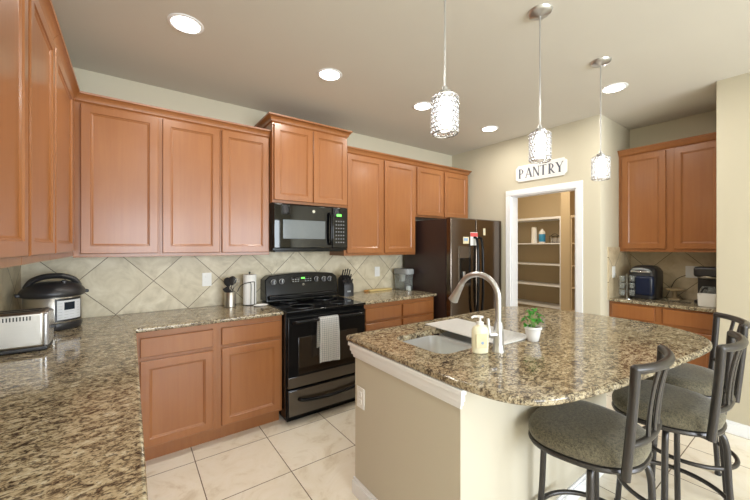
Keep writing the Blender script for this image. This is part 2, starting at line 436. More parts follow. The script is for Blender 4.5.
# ------------------------------------------------------------------ cabinets
def crown(b, x0, x1, depth, z, l=True, r=True, sc=1.0):
    L = [(0, 0), (.004, .006), (.010, .010), (.014, .024), (.030, .046), (.038, .050), (.040, .062)]
    rl = []
    for o, dz in L:
        o *= sc; a, c = (o if l else 0), (o if r else 0)
        rl.append([(x0 - a, depth, z + dz * sc), (x0 - a, -o, z + dz * sc), (x1 + c, -o, z + dz * sc), (x1 + c, depth, z + dz * sc)])
    b.rings(rl)
def cabinet(name, label, loc, rz, w, z0, z1, depth, doors=(), drawers=(), kick=False, crn=None, group=None, cs=1.0, filler=None):
    t = thing(name, label, 'cabinet', (loc[0], loc[1], 0), rz, group)
    b = B()
    if kick:
        b.box(0, 0, .105, w, depth, z1, .0015); b.box(.0, .065, 0, w, depth, .105)
    else: b.box(0, 0, z0, w, depth, z1, .0015)
    b.done('body', 'wood', t)
    for d in doors: B().door(d[0], d[1], d[2], d[3], 0).done('door', 'wood', t)
    for d in drawers: B().door(d[0], d[1], d[2], d[3], 0, slab=True).done('drawer_front', 'wood', t)
    if crn is not None:
        c = B(); crown(c, 0, w, depth, z1, crn[0], crn[1], cs); c.done('crown', 'wood', t)
    return t
UZ0, UZ1 = 1.365, 2.395; UD = .328; UY = BY - .315
DZ0, DZ1 = UZ0 + .025, 2.385
G1 = 'wall cabinets along the range wall'
cabinet('wall_cabinet', 'tall brown one-door wall cabinet in the corner, right of and above the pressure cooker', (-.303, UY), 0, .482, UZ0, UZ1, BY - UY - .001, [(.038, DZ0, .471, DZ1)], crn=(0, 0), group=G1)
cabinet('wall_cabinet', 'brown two-door wall cabinet just left of the microwave, above the utensil crock', (.179, UY), 0, .816, UZ0, UZ1, BY - UY - .001, [(.016, DZ0, .408, DZ1), (.424, DZ0, .806, DZ1)], crn=(0, 0), group=G1)
cabinet('wall_cabinet', 'raised brown two-door wall cabinet directly over the black microwave, topmost crown', (.997, 2.885), 0, .758, 1.822, 2.52, BY - 2.885, [(.012, 1.845, .375, 2.508), (.383, 1.845, .746, 2.508)], crn=(1, 1), group=G1, cs=1.05)
cabinet('wall_cabinet', 'tall brown two-door wall cabinet right of the microwave, above the knife block', (1.757, UY), 0, .983, UZ0 - .022, UZ1, BY - UY - .001, [(.03, DZ0 - .022, .485, DZ1), (.515, DZ0 - .022, .97, DZ1)], crn=(0, 0), group=G1)
cabinet('wall_cabinet', 'short brown two-door wall cabinet above the refrigerator', (2.742, UY), 0, .96, 1.79, UZ1, BY - UY - .001, [(.018, 1.812, .462, DZ1), (.492, 1.812, .945, DZ1)], crn=(0, 1), group=G1)
# left wall uppers, facing +X   (rotation +90: local x runs toward +Y)
G2 = 'wall cabinets along the left wall'
LU = -.303; LZ0 = UZ0 + .01
cabinet('wall_cabinet', 'brown wall cabinet on the left wall next to the inside corner, narrowest looking door', (LU, 2.17), PI / 2, .783, LZ0, UZ1, LU - LX, [(.012, LZ0 + .03, .62, DZ1)], crn=(0, 0), group=G2)
cabinet('wall_cabinet', 'brown wall cabinet on the left wall, second from the inside corner', (LU, 1.66), PI / 2, .508, LZ0, UZ1, LU - LX, [(.02, LZ0 + .03, .494, DZ1)], crn=(0, 0), group=G2)
cabinet('wall_cabinet', 'brown wall cabinet cut by the left edge of the photo, above the toaster', (LU, 1.14), PI / 2, .518, LZ0, UZ1, LU - LX, [(.02, LZ0 + .03, .502, DZ1)], crn=(1, 0), group=G2)
# base cabinets, range wall
BF = 2.665
G3 = 'base cabinets along the range wall'
cabinet('base_cabinet', 'brown base cabinet with a drawer over one door, next to the inside corner', (0.03, BF), 0, .483, 0, .885, BY - BF - .003, [(.022, .125, .455, .69)], [(.022, .716, .455, .842)], kick=True, group=G3)
cabinet('base_cabinet', 'brown base cabinet with a drawer over one door, directly left of the black range', (0.513, BF), 0, .487, 0, .885, BY - BF - .003, [(.03, .125, .468, .69)], [(.03, .716, .468, .842)], kick=True, group=G3)
cabinet('base_cabinet', 'brown base cabinet with two drawers over two doors between range and refrigerator', (1.785, BF), 0, .965, 0, .885, BY - BF - .003, [(.03, .125, .465, .69), (.50, .125, .94, .69)], [(.03, .716, .465, .842), (.50, .716, .94, .842)], kick=True, group=G3)
# base run along the left wall, facing +X, under the long counter
G4 = 'base cabinets along the left wall'
for y0, lb in ((1.98, 'brown base cabinet under the left counter, nearest the inside corner'), (1.38, 'brown base cabinet under the middle of the left counter'), (.78, 'brown base cabinet under the near end of the left counter')):
    cabinet('base_cabinet', lb, (-.005, y0), PI / 2, .598, 0, .885, .59, [(.025, .125, .573, .69)], [(.025, .716, .573, .842)], kick=True, group=G4)
cabinet('base_cabinet', 'blank brown base cabinet filling the inside corner under the counter', (-.6, 2.58), 0, .595, 0, .885, .68, kick=False, group=G4)
# coffee nook cabinets, facing -X   (rotation -90: local x runs toward -Y)
G5 = 'coffee nook cabinets'
NUX = 4.21; nw = NY1 - NY0 - .004
cabinet('wall_cabinet', 'reddish brown two-door wall cabinet in the coffee nook at right', (NUX, NY1 - .002), -PI / 2, nw, 1.385, 2.385, NX - NUX, [(.03, 1.415, .392, 2.372), (.452, 1.415, nw - .02, 2.372)], crn=(0, 0), group=G5)
NBX = 3.955
cabinet('base_cabinet', 'reddish brown base cabinet with two drawers under the coffee nook counter', (NBX, NY1 - .002), -PI / 2, nw, 0, .885, NX - NBX, [(.03, .125, .37, .69), (.43, .125, nw - .02, .69)], [(.03, .735, .37, .868), (.43, .735, nw - .02, .868)], kick=True, group=G5)

# ------------------------------------------------------------------ countertops
def arc(cx_, cy_, r, a0, a1, n=6): return [(cx_ + r * math.cos(math.radians(a0 + (a1 - a0) * i / n)), cy_ + r * math.sin(math.radians(a0 + (a1 - a0) * i / n))) for i in range(n + 1)]
b = B().prism([(LX + .013, .70), (.031, .70), (.031, 2.628), (1.0, 2.628), (1.0, BY - .013), (LX + .013, BY - .013)], .885, .915, .010)
tag(b.done('countertop', 'granite'), 'long L-shaped speckled granite countertop along the left and range walls', 'countertop')
b = B().prism([(1.772, 2.628), (2.762, 2.628), (2.762, BY - .013), (1.772, BY - .013)], .885, .915, .010)
tag(b.done('countertop', 'granite'), 'short granite countertop between the range and the refrigerator', 'countertop')
b = B().prism([(3.925, NY0 + .001), (NX - .013, NY0 + .001), (NX - .013, NY1 - .013), (3.925, NY1 - .013)], .885, .915, .010)
tag(b.done('countertop', 'granite'), 'small dark granite countertop in the coffee nook', 'countertop')
curve = [(1.03, .95), (1.036, .84), (1.06, .72), (1.11, .635), (1.19, .58), (1.32, .54), (1.53, .497), (1.85, .455), (2.15, .42), (2.40, .395), (2.55, .40), (2.68, .44), (2.79, .53), (2.87, .66), (2.905, .82), (2.912, 1.0), (2.90, 1.22), (2.86, 1.45), (2.77, 1.64), (2.65, 1.72)]
outer = [(p[0], p[1]) for p in catmull([(a, c, 0) for a, c in curve], 4)] + [(1.05, 1.72), (1.036, 1.714), (1.03, 1.70)]
top = B().prism(outer, .883, .915, .012).done('countertop', 'granite')
def rrect(x0, y0, x1, y1, r, n=5): return arc(x1 - r, y1 - r, r, 0, 90, n) + arc(x0 + r, y1 - r, r, 90, 180, n) + arc(x0 + r, y0 + r, r, 180, 270, n) + arc(x1 - r, y0 + r, r, 270, 360, n)
SK = (1.215, 1.115, 1.925, 1.505); SM = 1.57
cut = B().prism(rrect(*SK, .07), .80, 1.0).done('cutter', 'granite')
md = top.modifiers.new('b', 'BOOLEAN'); md.operation = 'DIFFERENCE'; md.object = cut; md.solver = 'EXACT'
bpy.context.view_layer.update()
me = bpy.data.meshes.new_from_object(top.evaluated_get(bpy.context.evaluated_depsgraph_get()))
for q in me.polygons:
    if abs(q.normal.z) > .999: q.use_smooth = False
top.modifiers.clear(); top.data = me; bpy.data.objects.remove(cut)
tag(top, 'large rounded speckled granite island top with the sink set in it', 'countertop')

# ------------------------------------------------------------------ island body
isl = thing('kitchen_island', 'beige painted island base with white moulding and outlet under the rounded granite top', 'island', (1.065, .885, 0))
IW, IL = 1.435, .775
B().box(0, 0, 0, .11, IL, .8825).box(.11, 0, 0, IW, .12, .8825).box(IW - .08, .12, 0, IW, IL, .8825).box(.11, .13, .1, IW - .08, IL, .60).done('body', 'island_wall', isl)
b = B()
for o, z0, z1 in ((.010, .795, .815), (.018, .812, .832), (.024, .830, .862), (.032, .860, .8825)):
    b.box(-o, -o + 0.0, z0, 0, IL + o, z1, .003)
b.done('moulding', 'trim', isl)
b = B()
for t_, z0, z1 in ((.014, 0, .075), (.009, .075, .095)):
    b.box(-t_, -t_, z0, 0, IL + t_, z1, .002).box(0, -t_, z0, IW, 0, z1, .002)
b.done('baseboard', 'trim', isl)
# outlet plates
def outlet(label, loc, rz, toggle=False, w_=.075, h_=.118, kind='outlet'):
    t = thing('outlet', label, kind, loc, rz)
    B().box(-w_ / 2, -.006, -h_ / 2, w_ / 2, 0, h_ / 2, .003).done('plate', 'white_plastic', t)
    n = max(1, round(w_ / .06)) if toggle else 1
    for k in range(n):
        xx = (k - (n - 1) / 2) * .046
        if toggle: B().box(xx - .016, -.010, -.033, xx + .016, -.005, .033, .002).done('switch', 'white_plastic', t)
        else:
            for zz in (-.022, .022): B().box(-.015, -.009, zz - .014, .015, -.005, zz + .014, .004).done('socket', 'white_plastic', t)
    return t
outlet('white outlet plate on the side of the island base', (1.065, 1.60, .578), -PI / 2)
outlet('white outlet plate on the backsplash left of the utensil crock', (.545, BY - .012, 1.15), 0)
outlet('white outlet plate on the backsplash right of the knife block', (2.40, BY - .012, 1.137), 0)
outlet('white outlet plate on the side wall of the coffee nook', (4.03, NY1 - .012, 1.175), 0)
outlet('white double switch plate behind the drip coffee maker', (NX - .012, .855, 1.185), -PI / 2, True, .095, .118, 'switch')

# ------------------------------------------------------------------ sink, faucet and things on the island
sk = thing('kitchen_sink', 'double bowl stainless steel sink set in the island', 'sink', (0, 0, 0))
def bowl(x0, y0, x1, y1):
    b = B(); zt = .882
    rl = []
    for i, z, r in ((-.012, zt, .075), (0, zt, .07), (0, zt - .01, .07), (.012, zt - .15, .06), (.03, zt - .185, .05), (.06, zt - .19, .04)):
        rl.append([(p[0], p[1], z) for p in rrect(x0 + i, y0 + i, x1 - i, y1 - i, max(r, .02))])
    b.rings(rl, cap0=False)
    rl = [[(p[0], p[1], z) for p in rrect(x0 + i - .003, y0 + i - .003, x1 - i + .003, y1 - i + .003, r)] for i, z, r in ((-.009, zt, .075), (0, zt - .15, .06), (.03, zt - .193, .05))]
    b.rings(rl, cap0=False)
    return b
for x0, x1 in ((SK[0], SM - .012), (SM + .012, SK[2])):
    o = bowl(x0, SK[1], x1, SK[3]).done('bowl', 'sink_steel', sk)
    B().lathe([(.0, .004), (.02, .004), (.034, .003), (.042, .0055), (.045, .001)], ((x0 + x1) / 2, (SK[1] + SK[3]) / 2, .6925)).done('drain', 'chrome', sk)
B().box(SM - .014, SK[1] + .02, .85, SM + .014, SK[3] - .02, .872, .006).done('divider', 'sink_steel', sk)

fa = thing('faucet', 'tall brushed nickel gooseneck faucet standing behind the sink', 'faucet', (1.492, 1.0, .915), 0)
FR = .116
pts = [(0, 0, .0), (0, 0, .10), (0, 0, .2), (0, .002, .265)]
top_z = .275
pts = [(0, 0, .05), (0, 0, .15), (0, 0, .22)] + [(-.01 * (1 - math.cos(a)), FR * (1 - math.cos(a)), .262 + FR * math.sin(a)) for a in [math.radians(x) for x in range(0, 168, 12)]]
b = B().tube(pts, .015, 14)
b.done('spout', 'nickel', fa)
e = Vector(pts[-1]); d = (e - Vector(pts[-2])).normalized()
B().tube([tuple(e + d * q) for q in (-.012, .0, .03, .07, .10, .104)], [.016, .0175, .019, .0235, .0275, .023], 16).done('spray_head', 'nickel', fa)
B().lathe([(.032, 0), (.032, .006), (.028, .012), (.025, .04), (.024, .10), (.021, .14), (.016, .15), (.0, .15)], (0, 0, 0), 24).done('base', 'nickel', fa)
h_ = B().tube([(0, 0, .085), (-.045, .02, .085)], [.02, .017], 14)
h_.done('handle_hub', 'nickel', fa)
B().tube([(-.045, .02, .085), (-.05, .022, .12), (-.052, .024, .165)], [.012, .009, .007], 12).done('lever', 'nickel', fa)

so = thing('soap_bottle', 'cream soap pump bottle beside the faucet', 'bottle', (1.398, 1.04, .915), math.radians(-36))
B().lathe([(.034, 0), (.040, .004), (.041, .02), (.042, .08), (.041, .11), (.034, .128), (.018, .136), (.016, .142), (0, .142)], (0, 0, 0), 28, 1, .62).done('bottle_body', 'soap', so)
B().box(-.026, -.0275, .03, .026, -.0255, .1, .0005).done('front_label', 'label_cream', so)
B().lathe([(.007, 0), (.007, .001), (0, .0012)], (0, 0, 0), 16, mat=Matrix.Translation((.004, -.0275, .055)) @ Matrix.Rotation(PI / 2, 4, 'X')).done('label_mark', 'label_blue', so)
B().lathe([(.017, .140), (.017, .152), (.008, .155), (.005, .158), (.005, .172), (.016, .174), (.016, .181), (0, .182)], (0, 0, 0), 20).tube([(0, 0, .178), (-.03, 0, .179), (-.042, 0, .172)], .0055, 10).done('pump', 'white_plastic', so)

b = B().box(-.155, -.29, .0, .155, .29, .009, .004, 2)
for k in range(13): b.box(-.140 + k * .0225, -.265, .009, -.140 + k * .0225 + .012, .265, .0115, .001)
o = b.done('drying_mat', 'mat_grey', loc=(1.735, 1.325, .9155)); o.rotation_euler = (0, 0, math.radians(-2))
tag(o, 'light grey ribbed drying mat laid over the right sink bowl', 'drying mat')

pl = thing('potted_plant', 'small green leafy plant in a white ceramic pot on the island', 'plant', (1.815, 1.0, .915))
B().lathe([(.026, 0), (.030, .004), (.036, .03), (.041, .06), (.043, .066), (.046, .068), (.046, .080), (.040, .080), (.038, .068), (0, .066)], (0, 0, 0), 28).done('pot', 'ceramic', pl)
B().lathe([(.038, .062), (.038, .070), (.02, .073), (0, .074)], (0, 0, 0), 20).done('soil', 'soil', pl)
st = B(); lf = B()
def leaf(b, base, tip, wd, droop=.01):
    base, tip = Vector(base), Vector(tip); d = tip - base; side = d.cross(Vector((0, 0, 1)))
    if side.length < 1e-4: side = Vector((1, 0, 0))
    side.normalize(); t = bmesh.new(); L = []; n = 8
    up = side.cross(d).normalized()
    for i in range(n + 1):
        u = i / n; c = base + d * u + up * (math.sin(u * PI) * .012 - u * u * droop)
        ww = wd * math.sin(PI * min(1, u * .92 + .06)) ** .8 if i < n else .0005
        L.append([t.verts.new(c - side * ww + up * ww * .35), t.verts.new(c), t.verts.new(c + side * ww + up * ww * .35)])
    for p, q in zip(L, L[1:]):
        for k in range(2): t.faces.new((p[k], p[k + 1], q[k + 1], q[k]))
    g = bmesh.ops.solidify(t, geom=t.faces[:], thickness=.0008)
    b.add(t)
rnd = random.Random(3)
LV = [(-.062, .01, .085), (-.045, -.03, .12), (.058, -.025, .095), (.062, .022, .10), (-.02, .03, .155), (.018, -.01, .165), (-.035, -.005, .15), (.035, .025, .15), (.0, -.045, .115), (.012, .05, .12), (.045, -.04, .13), (-.05, .035, .11), (.02, -.03, .14), (-.012, -.02, .172)]
for i, (x, y, z) in enumerate(LV):
    st.tube([(x * .08, y * .08, .065), (x * .25, y * .25, .07 + (z - .07) * .55), (x * .5, y * .5, z - .004)], .0016, 6)
    leaf(lf, (x * .45, y * .45, z - .006), (x * 1.08, y * 1.08, z + .004), .020)
st.done('stems', 'stem', pl); lf.done('leaves', 'leaf', pl)

# ------------------------------------------------------------------ range
ra = thing('range', 'black freestanding electric range with oven and warming drawer', 'stove', (1.008, 2.60, 0))
RW = .758
B().box(.0, .0, .05, RW, .645, .898, .003).box(.03, .05, 0, RW - .03, .6, .05).done('body', 'black', ra)
B().box(-.003, -.025, .898, RW + .003, .60, .918, .006, 3).done('cooktop', 'black_glass', ra)
for (x, y, r) in ((.2, .15, .1), (.56, .15, .075), (.2, .44, .075), (.56, .44, .1)):
    B().lathe([(r - .002, .9181), (r - .002, .9186), (r, .9186), (r, .9181)], (x, y, 0), 40).done('burner_ring', 'knob_metal', ra)
# arched control panel at the back
def arch(x0, x1, zs, zc, n=16, r=.03):
    P = [(x0, .93)]
    for i in range(n + 1):
        u = i / n; x = x0 + (x1 - x0) * u; e_ = min(u, 1 - u) * (x1 - x0)
        z = zs + (zc - zs) * (1 - (2 * u - 1) ** 2) - (r * (1 - min(1, e_ / r)) ** 2)
        P.append((x, z))
    P.append((x1, .93)); return P
A_ = arch(.0, RW, 1.155, 1.18)
rl = []
for off, y in ((.006, .52), (0, .528), (0, .56), (.0, .645)):
    k = 1 if off else 0
    rl.append([(x + (off if x < .02 else -off if x > RW - .02 else 0), y + (1.17 - z) * (-.16 if y < .6 else 0), z - (off if z > .95 else 0)) for x, z in A_])
B().rings(rl).done('control_panel', 'black', ra)
pan = []
for x, z, r in ((.075, 1.105, .021), (.155, 1.107, .021), (.515, 1.112, .021), (.60, 1.108, .021), (.665, 1.106, .021)):
    mt = Matrix.Translation((x, .511 - (1.17 - z) * .16, z)) @ Matrix.Rotation(PI / 2, 4, 'X')
    k = B().lathe([(r * 1.15, 0), (r * 1.15, .004), (r, .006), (r * .85, .02), (0, .021)], (0, 0, 0), 24, mat=mt).done('knob', 'black_plastic', ra)
    B().lathe([(r * 1.02, .0), (r * 1.22, .0), (r * 1.22, .0045), (r * 1.12, .0055), (r * 1.02, .0045)], (0, 0, 0), 28, mat=mt).box(-.002, -r * .8, .0205, .002, r * .8, .0225, mat=mt).done('ring', 'knob_metal', k)
yb = .514 - (1.17 - 1.12) * .16
B().box(.25, yb - .004, 1.085, .47, yb + .03, 1.145, .003).done('display_panel', 'black_glass', ra)
B().box(.352, yb - .006, 1.122, .388, yb - .003, 1.136, .001).done('clock_display', 'green_led', ra)
b = B()
for i in range(8):
    if i in (3, 4): continue
    for j in range(2): b.box(.262 + i * .026, yb - .0055, 1.095 + j * .02, .276 + i * .026, yb - .003, 1.103 + j * .02)
b.done('buttons', 'grey_plastic', ra)
B().lathe([(.011, 0), (.011, .002), (0, .0022)], (0, 0, 0), 20, mat=Matrix.Translation((.375, .504, 1.065)) @ Matrix.Rotation(PI / 2, 4, 'X')).done('badge', 'chrome', ra)
B().box(.02, .45, .94, RW - .02, .53, .985, .012, 3).done('vent_trim', 'black', ra)
# oven door, window, handle, drawer
dr = B().box(.008, -.028, .30, RW - .008, -.001, .865, .005).done('oven_door', 'black', ra)
B().box(.095, -.0305, .40, RW - .095, -.027, .70, .003).done('window', plain('smoked_glass', (.018, .012, .008, 1), .05, spec=.6), dr)
B().box(.010, -.0295, .30, RW - .010, -.027, .385, .002).done('lower_panel', 'oven_glass', dr)
hp = [(.05, -.03, .82), (.055, -.07, .835), (.12, -.082, .838), (RW / 2, -.084, .838), (RW - .12, -.082, .838), (RW - .055, -.07, .835), (RW - .05, -.03, .82)]
B().tube(catmull(hp, 5), .0145, 12).done('handle', 'black', dr)
dw = B().box(.008, -.028, .065, RW - .008, -.001, .285, .006).done('drawer', 'black', ra)
B().box(.016, -.030, .075, RW - .016, -.027, .275, .002).done('drawer_panel', 'oven_glass', dw)
hp = [(.10, -.03, .20), (.115, -.055, .20), (.2, -.062, .187), (RW / 2, -.064, .178), (RW - .2, -.062, .187), (RW - .115, -.055, .20), (RW - .10, -.03, .20)]
B().tube(catmull(hp, 5), .014, 12).done('drawer_handle', 'black', dw)

# dish towel over the oven handle
def towel():
    t = bmesh.new(); nx, w_ = 26, .175; rows = []
    path = [(.030, -.24), (.031, -.18), (.031, -.1), (.027, -.03), (.019, .004), (.005, .0175), (-.008, .0175), (-.020, .006), (-.026, -.03), (-.030, -.10), (-.031, -.18), (-.030, -.26), (-.031, -.325), (-.031, -.352)]
    pp = catmull([(0, a, c) for a, c in path], 4)
    for j, (_, y, z) in enumerate(pp):
        dn = min(1, max(0, -z) / .25); row = []
        for i in range(nx + 1):
            u = i / nx; wv = math.sin(u * PI * 3.1 + .6) * .006 * dn + math.sin(u * PI * 7) * .002 * dn
            row.append(t.verts.new(((u - .5) * w_ * (1 + .05 * dn), y + (wv if y < 0 else -wv * .5), z + .004 * math.sin(u * 5) * dn)))
        rows.append(row)
    for a, c in zip(rows, rows[1:]):
        for i in range(nx): t.faces.new((a[i], a[i + 1], c[i + 1], c[i]))
    bmesh.ops.solidify(t, geom=t.faces[:], thickness=.003)
    b = B(); b.add(t); return b
o = towel().done('dish_towel', 'towel', loc=(1.345, 2.516, .838), sharp=80)
tag(o, 'white dish towel with grey check hanging from the oven door handle', 'towel')

# ------------------------------------------------------------------ microwave
mw = thing('microwave', 'black over-the-range microwave under the raised cabinet', 'microwave', (.999, 2.885, 1.402))
MW, MH = .752, .418
B().box(0, .0, 0, MW, .383, MH, .004).box(.03, .02, -.012, MW - .03, .3, 0).done('body', 'black', mw)
md_ = B().box(.004, -.022, .02, .575, -.001, MH - .006, .008, 3).done('door', 'black_glass', mw)
B().box(.085, -.0245, .105, .50, -.0215, .275, .004).done('window', plain('microwave_window', lin(96, 104, 110), .12, spec=.8), md_)
B().tube(catmull([(.545, -.02, .06), (.545, -.05, .075), (.545, -.056, .2), (.545, -.05, .335), (.545, -.02, .35)], 5), .0125, 12).done('handle', 'black', md_)
cp = B().box(.578, -.022, .02, MW - .004, -.001, MH - .006, .008, 3).done('control_panel', 'black_glass', mw)
B().box(.625, -.0245, .328, .675, -.0215, .350, .001).done('display', 'green_led', cp)
b = B()
for i in range(4):
    for j in range(7): b.box(.612 + i * .027, -.024, .07 + j * .034, .626 + i * .027, -.0215, .082 + j * .034)
b.done('buttons', plain('button_grey', lin(110, 112, 114), .5), cp)
B().lathe([(.014, 0), (.014, .002), (0, .0022)], (0, 0, 0), 20, mat=Matrix.Translation((.38, -.022, .36)) @ Matrix.Rotation(PI / 2, 4, 'X')).done('badge', 'chrome', md_)

# ------------------------------------------------------------------ refrigerator
FX, FY = 2.79, 2.45
fr = thing('refrigerator', 'dark stainless side-by-side refrigerator with black side and door dispenser', 'refrigerator', (FX, FY, 0))
FWd, FH = .93, 1.755
B().box(0, .075, .02, FWd, .76, FH - .01, .006).box(.03, .1, 0, FWd - .03, .7, .02).done('body', 'fridge_side', fr)
sp_ = .43
d1 = B().box(.0, .0, .10, sp_ - .004, .068, FH, .012, 3).done('freezer_door', 'fridge_steel', fr)
d2 = B().box(sp_ + .004, .0, .10, FWd, .068, FH, .012, 3).done('fridge_door', 'fridge_steel', fr)
B().box(.012, .012, .02, FWd - .012, .07, .09, .003).done('kick_grille', 'black_plastic', fr)
for xx, dd in ((sp_ - .04, d1), (sp_ + .045, d2)):
    B().tube(catmull([(xx, .002, .66), (xx, -.04, .68), (xx, -.058, .85), (xx, -.062, 1.1), (xx, -.058, 1.36), (xx, -.04, 1.52), (xx, .002, 1.54)], 5), .014, 12).done('handle', 'black', dd)
B().box(.12, -.004, 1.0, .34, .002, 1.44, .004).done('dispenser', plain('dispenser_panel', lin(120, 112, 104), .25, .8), d1)
B().box(.15, -.007, 1.03, .325, -.003, 1.31, .012).done('dispenser_recess', 'black_glass', d1)
B().box(.185, -.02, 1.10, .22, -.005, 1.16, .005).done('dispenser_paddle', 'nickel', d1)
def paper(name, label, x0, z0, x1, z1, red=False):
    t = thing(name, label, 'paper note', (FX, FY - .0025, 0))
    B().box(x0, -.0008, z0, x1, .0008, z1).done('sheet', 'white_plastic' if red else 'label_cream', t)
    if red: B().box(x0, -.0014, z1 - (z1 - z0) * .33, x1, -.0006, z1 - .006).done('header', 'red', t)
    else: B().box(x0 + .01, -.0014, z0 + (z1 - z0) * .4, x1 - .02, -.0006, z1 - .012).done('print', 'label_blue', t)
paper('paper_note', 'small white and blue note stuck on the freezer door', .20, 1.47, .30, 1.545)
paper('paper_note', 'white note with a red heading stuck on the refrigerator doors', .325, 1.45, .455, 1.60, True)
paper('paper_note', 'small cream tag high on the right refrigerator door', .56, 1.57, .60, 1.65)

# ------------------------------------------------------------------ counter things, left and back
ck = thing('pressure_cooker', 'round stainless electric pressure cooker with black lid in the counter corner', 'pressure cooker', (-.398, 2.965, .915), math.radians(16))
B().lathe([(.125, 0), (.135, .004), (.140, .02), (.1405, .045), (.139, .048), (0, .048)], (0, 0, 0), 48).done('base', 'black_plastic', ck)
B().lathe([(.138, .046), (.1395, .05), (.1395, .205), (.136, .21), (0, .21)], (0, 0, 0), 48).done('body', 'steel', ck)
B().lathe([(.138, .205), (.154, .212), (.158, .225), (.156, .242), (.146, .258), (.125, .280), (.07, .298), (0, .302)], (0, 0, 0), 48).box(-.173, -.03, .215, -.145, .03, .235, .006).box(.145, -.03, .215, .173, .03, .235, .006).done('lid', 'black_plastic', ck)
B().tube(catmull([(-.125, -.0, .262), (-.10, 0, .306), (-.05, 0, .330), (0, 0, .335), (.05, 0, .330), (.10, 0, .306), (.125, 0, .262)], 4), .018, 10, flat=1.6, up=(0, 0, 1)).done('lid_handle', 'black_plastic', ck)
B().lathe([(.016, .28), (.016, .305), (.01, .31), (0, .31)], (.04, -.07, 0), 16).done('steam_valve', 'black_plastic', ck)
def curved_plate(a0, a1, z0, z1, r0, r1, n=12):
    t = bmesh.new(); R = []
    for i in range(n + 1):
        a = math.radians(a0 + (a1 - a0) * i / n); R.append([t.verts.new((r * math.cos(a), r * math.sin(a), z)) for r, z in ((r0, z0), (r1, z0 + .003), (r1, z1 - .003), (r0, z1))])
    for p, q in zip(R, R[1:]):
        for k in range(4): t.faces.new((p[k], p[(k + 1) % 4], q[(k + 1) % 4], q[k]))
    t.faces.new(R[0]); t.faces.new(R[-1][::-1]); bmesh.ops.recalc_face_normals(t, faces=t.faces); b = B(); b.add(t); return b
cpn = curved_plate(-96, -36, .055, .2, .135, .146).done('control_panel', 'black_plastic', ck)
curved_plate(-92, -40, .066, .189, .14, .148).done('panel_face', plain('panel_silver', lin(206, 210, 214), .35), cpn)
curved_plate(-79, -57, .125, .178, .14, .1492).done('screen', 'lcd', cpn)
b = B()
for zz in (.078, .095, .112, .13, .148, .166):
    for a0 in ((-90, -83), (-51, -44)) if zz > .12 else ((-90, -83), (-79, -71), (-67, -59), (-51, -44)):
        t = curved_plate(a0[0], a0[1], zz, zz + .007, .14, .1488, 2); me = bpy.data.meshes.new('t'); t.bm.to_mesh(me); t.bm.free(); b.bm.from_mesh(me); bpy.data.meshes.remove(me)
b.done('buttons', 'grey_plastic', cpn)

to = thing('toaster', 'brushed steel toaster at the left edge of the counter', 'toaster', (-.465, 2.425, .915), 0)
B().box(-.125, -.085, .022, .118, .085, .198, .014, 4).done('body', 'steel', to)
B().box(.108, -.080, .022, .132, .080, .192, .012, 4).done('end_panel', plain('toaster_end', lin(200, 202, 206), .25, .7), to)
B().box(-.128, -.078, .004, .128, .078, .024, .006).done('base', 'black_plastic', to)
for x in (-.09, .09):
    for y in (-.055, .055): B().lathe([(.012, 0), (.014, .006), (0, .006)], (x, y, 0), 14).done('foot', 'black_plastic', to)
b = B()
for i in range(16): b.box(-.108 + i * .0115, -.0862, .160, -.103 + i * .0115, -.084, .180)
b.done('vents', 'dark_wire', to)
for y in (-.03, .03): B().box(-.10, y - .012, .197, .09, y + .012, .2, .001).done('slot', 'dark_wire', to)
B().box(.130, -.012, .10, .15, .012, .115, .003).done('lever', 'black_plastic', to)

cr = thing('utensil_crock', 'stainless utensil crock by the backsplash left of the range', 'utensil holder', (.705, 3.11, .915))
B().lathe([(.043, 0), (.046, .003), (.046, .125), (.044, .128), (.042, .125), (.042, .006), (0, .005)], (0, 0, 0), 32).done('holder', 'steel', cr)
def utensil(label, name, tilt, az, L, head, hs):
    t = thing(name, label, 'utensil', (.705, 3.11, .922))
    d = Vector((math.sin(tilt) * math.cos(az), math.sin(tilt) * math.sin(az), math.cos(tilt)))
    base = -d * .0 + Vector((-d.x * .1, -d.y * .1, .002)); e = base + d * L
    B().tube([tuple(base), tuple(base + d * L * .5), tuple(e)], [.005, .0045, .004], 8).done('handle', 'black_plastic', t)
    yv = Vector((.5, .86, 0)); yv = (yv - d * yv.dot(d)).normalized(); xv = yv.cross(d)
    rot = Matrix((xv, yv, d)).transposed().to_4x4()
    mt = Matrix.Translation(e) @ rot
    b = B()
    if head == 'spoon':
        b.lathe([(0, 0), (.014, .008), (.030, .028), (.035, .048), (.028, .072), (.010, .083), (0, .085)], (0, 0, 0), 20, 1, .3, mat=mt)
    elif head == 'turner': b.box(-.026, -.002, 0, .026, .002, .07, .0015, mat=mt)
    else:
        for k in range(7):
            a = k * PI / 7
            b.tube([tuple((mt @ Vector((r * math.cos(a), r * math.sin(a), z)))) for r, z in ((.003, 0), (.02, .035), (.024, .06), (.012, .085), (0, .09), (-.012, .085), (-.024, .06), (-.02, .035), (-.003, 0))], .0011, 5)
    b.done('head', 'steel' if head == 'whisk' else 'black_plastic', t)
utensil('black serving spoon leaning left in the utensil crock', 'serving_spoon', .20, 2.5, .165, 'spoon', 1)
utensil('black solid spoon standing upright in the utensil crock', 'serving_spoon', .16, -.63, .175, 'spoon', 1)
utensil('black turner leaning far left in the utensil crock', 'spatula', .55, 2.5, .115, 'turner', 1)
utensil('steel whisk leaning right in the utensil crock', 'whisk', .42, -.5, .17, 'whisk', 1)
pt = thing('paper_towel_holder', 'black wire paper towel stand left of the range', 'paper towel holder', (.872, 3.12, .915))
B().lathe([(.06, 0), (.062, .003), (.06, .006), (0, .006)], (0, 0, 0), 32).done('base', 'dark_wire', pt)
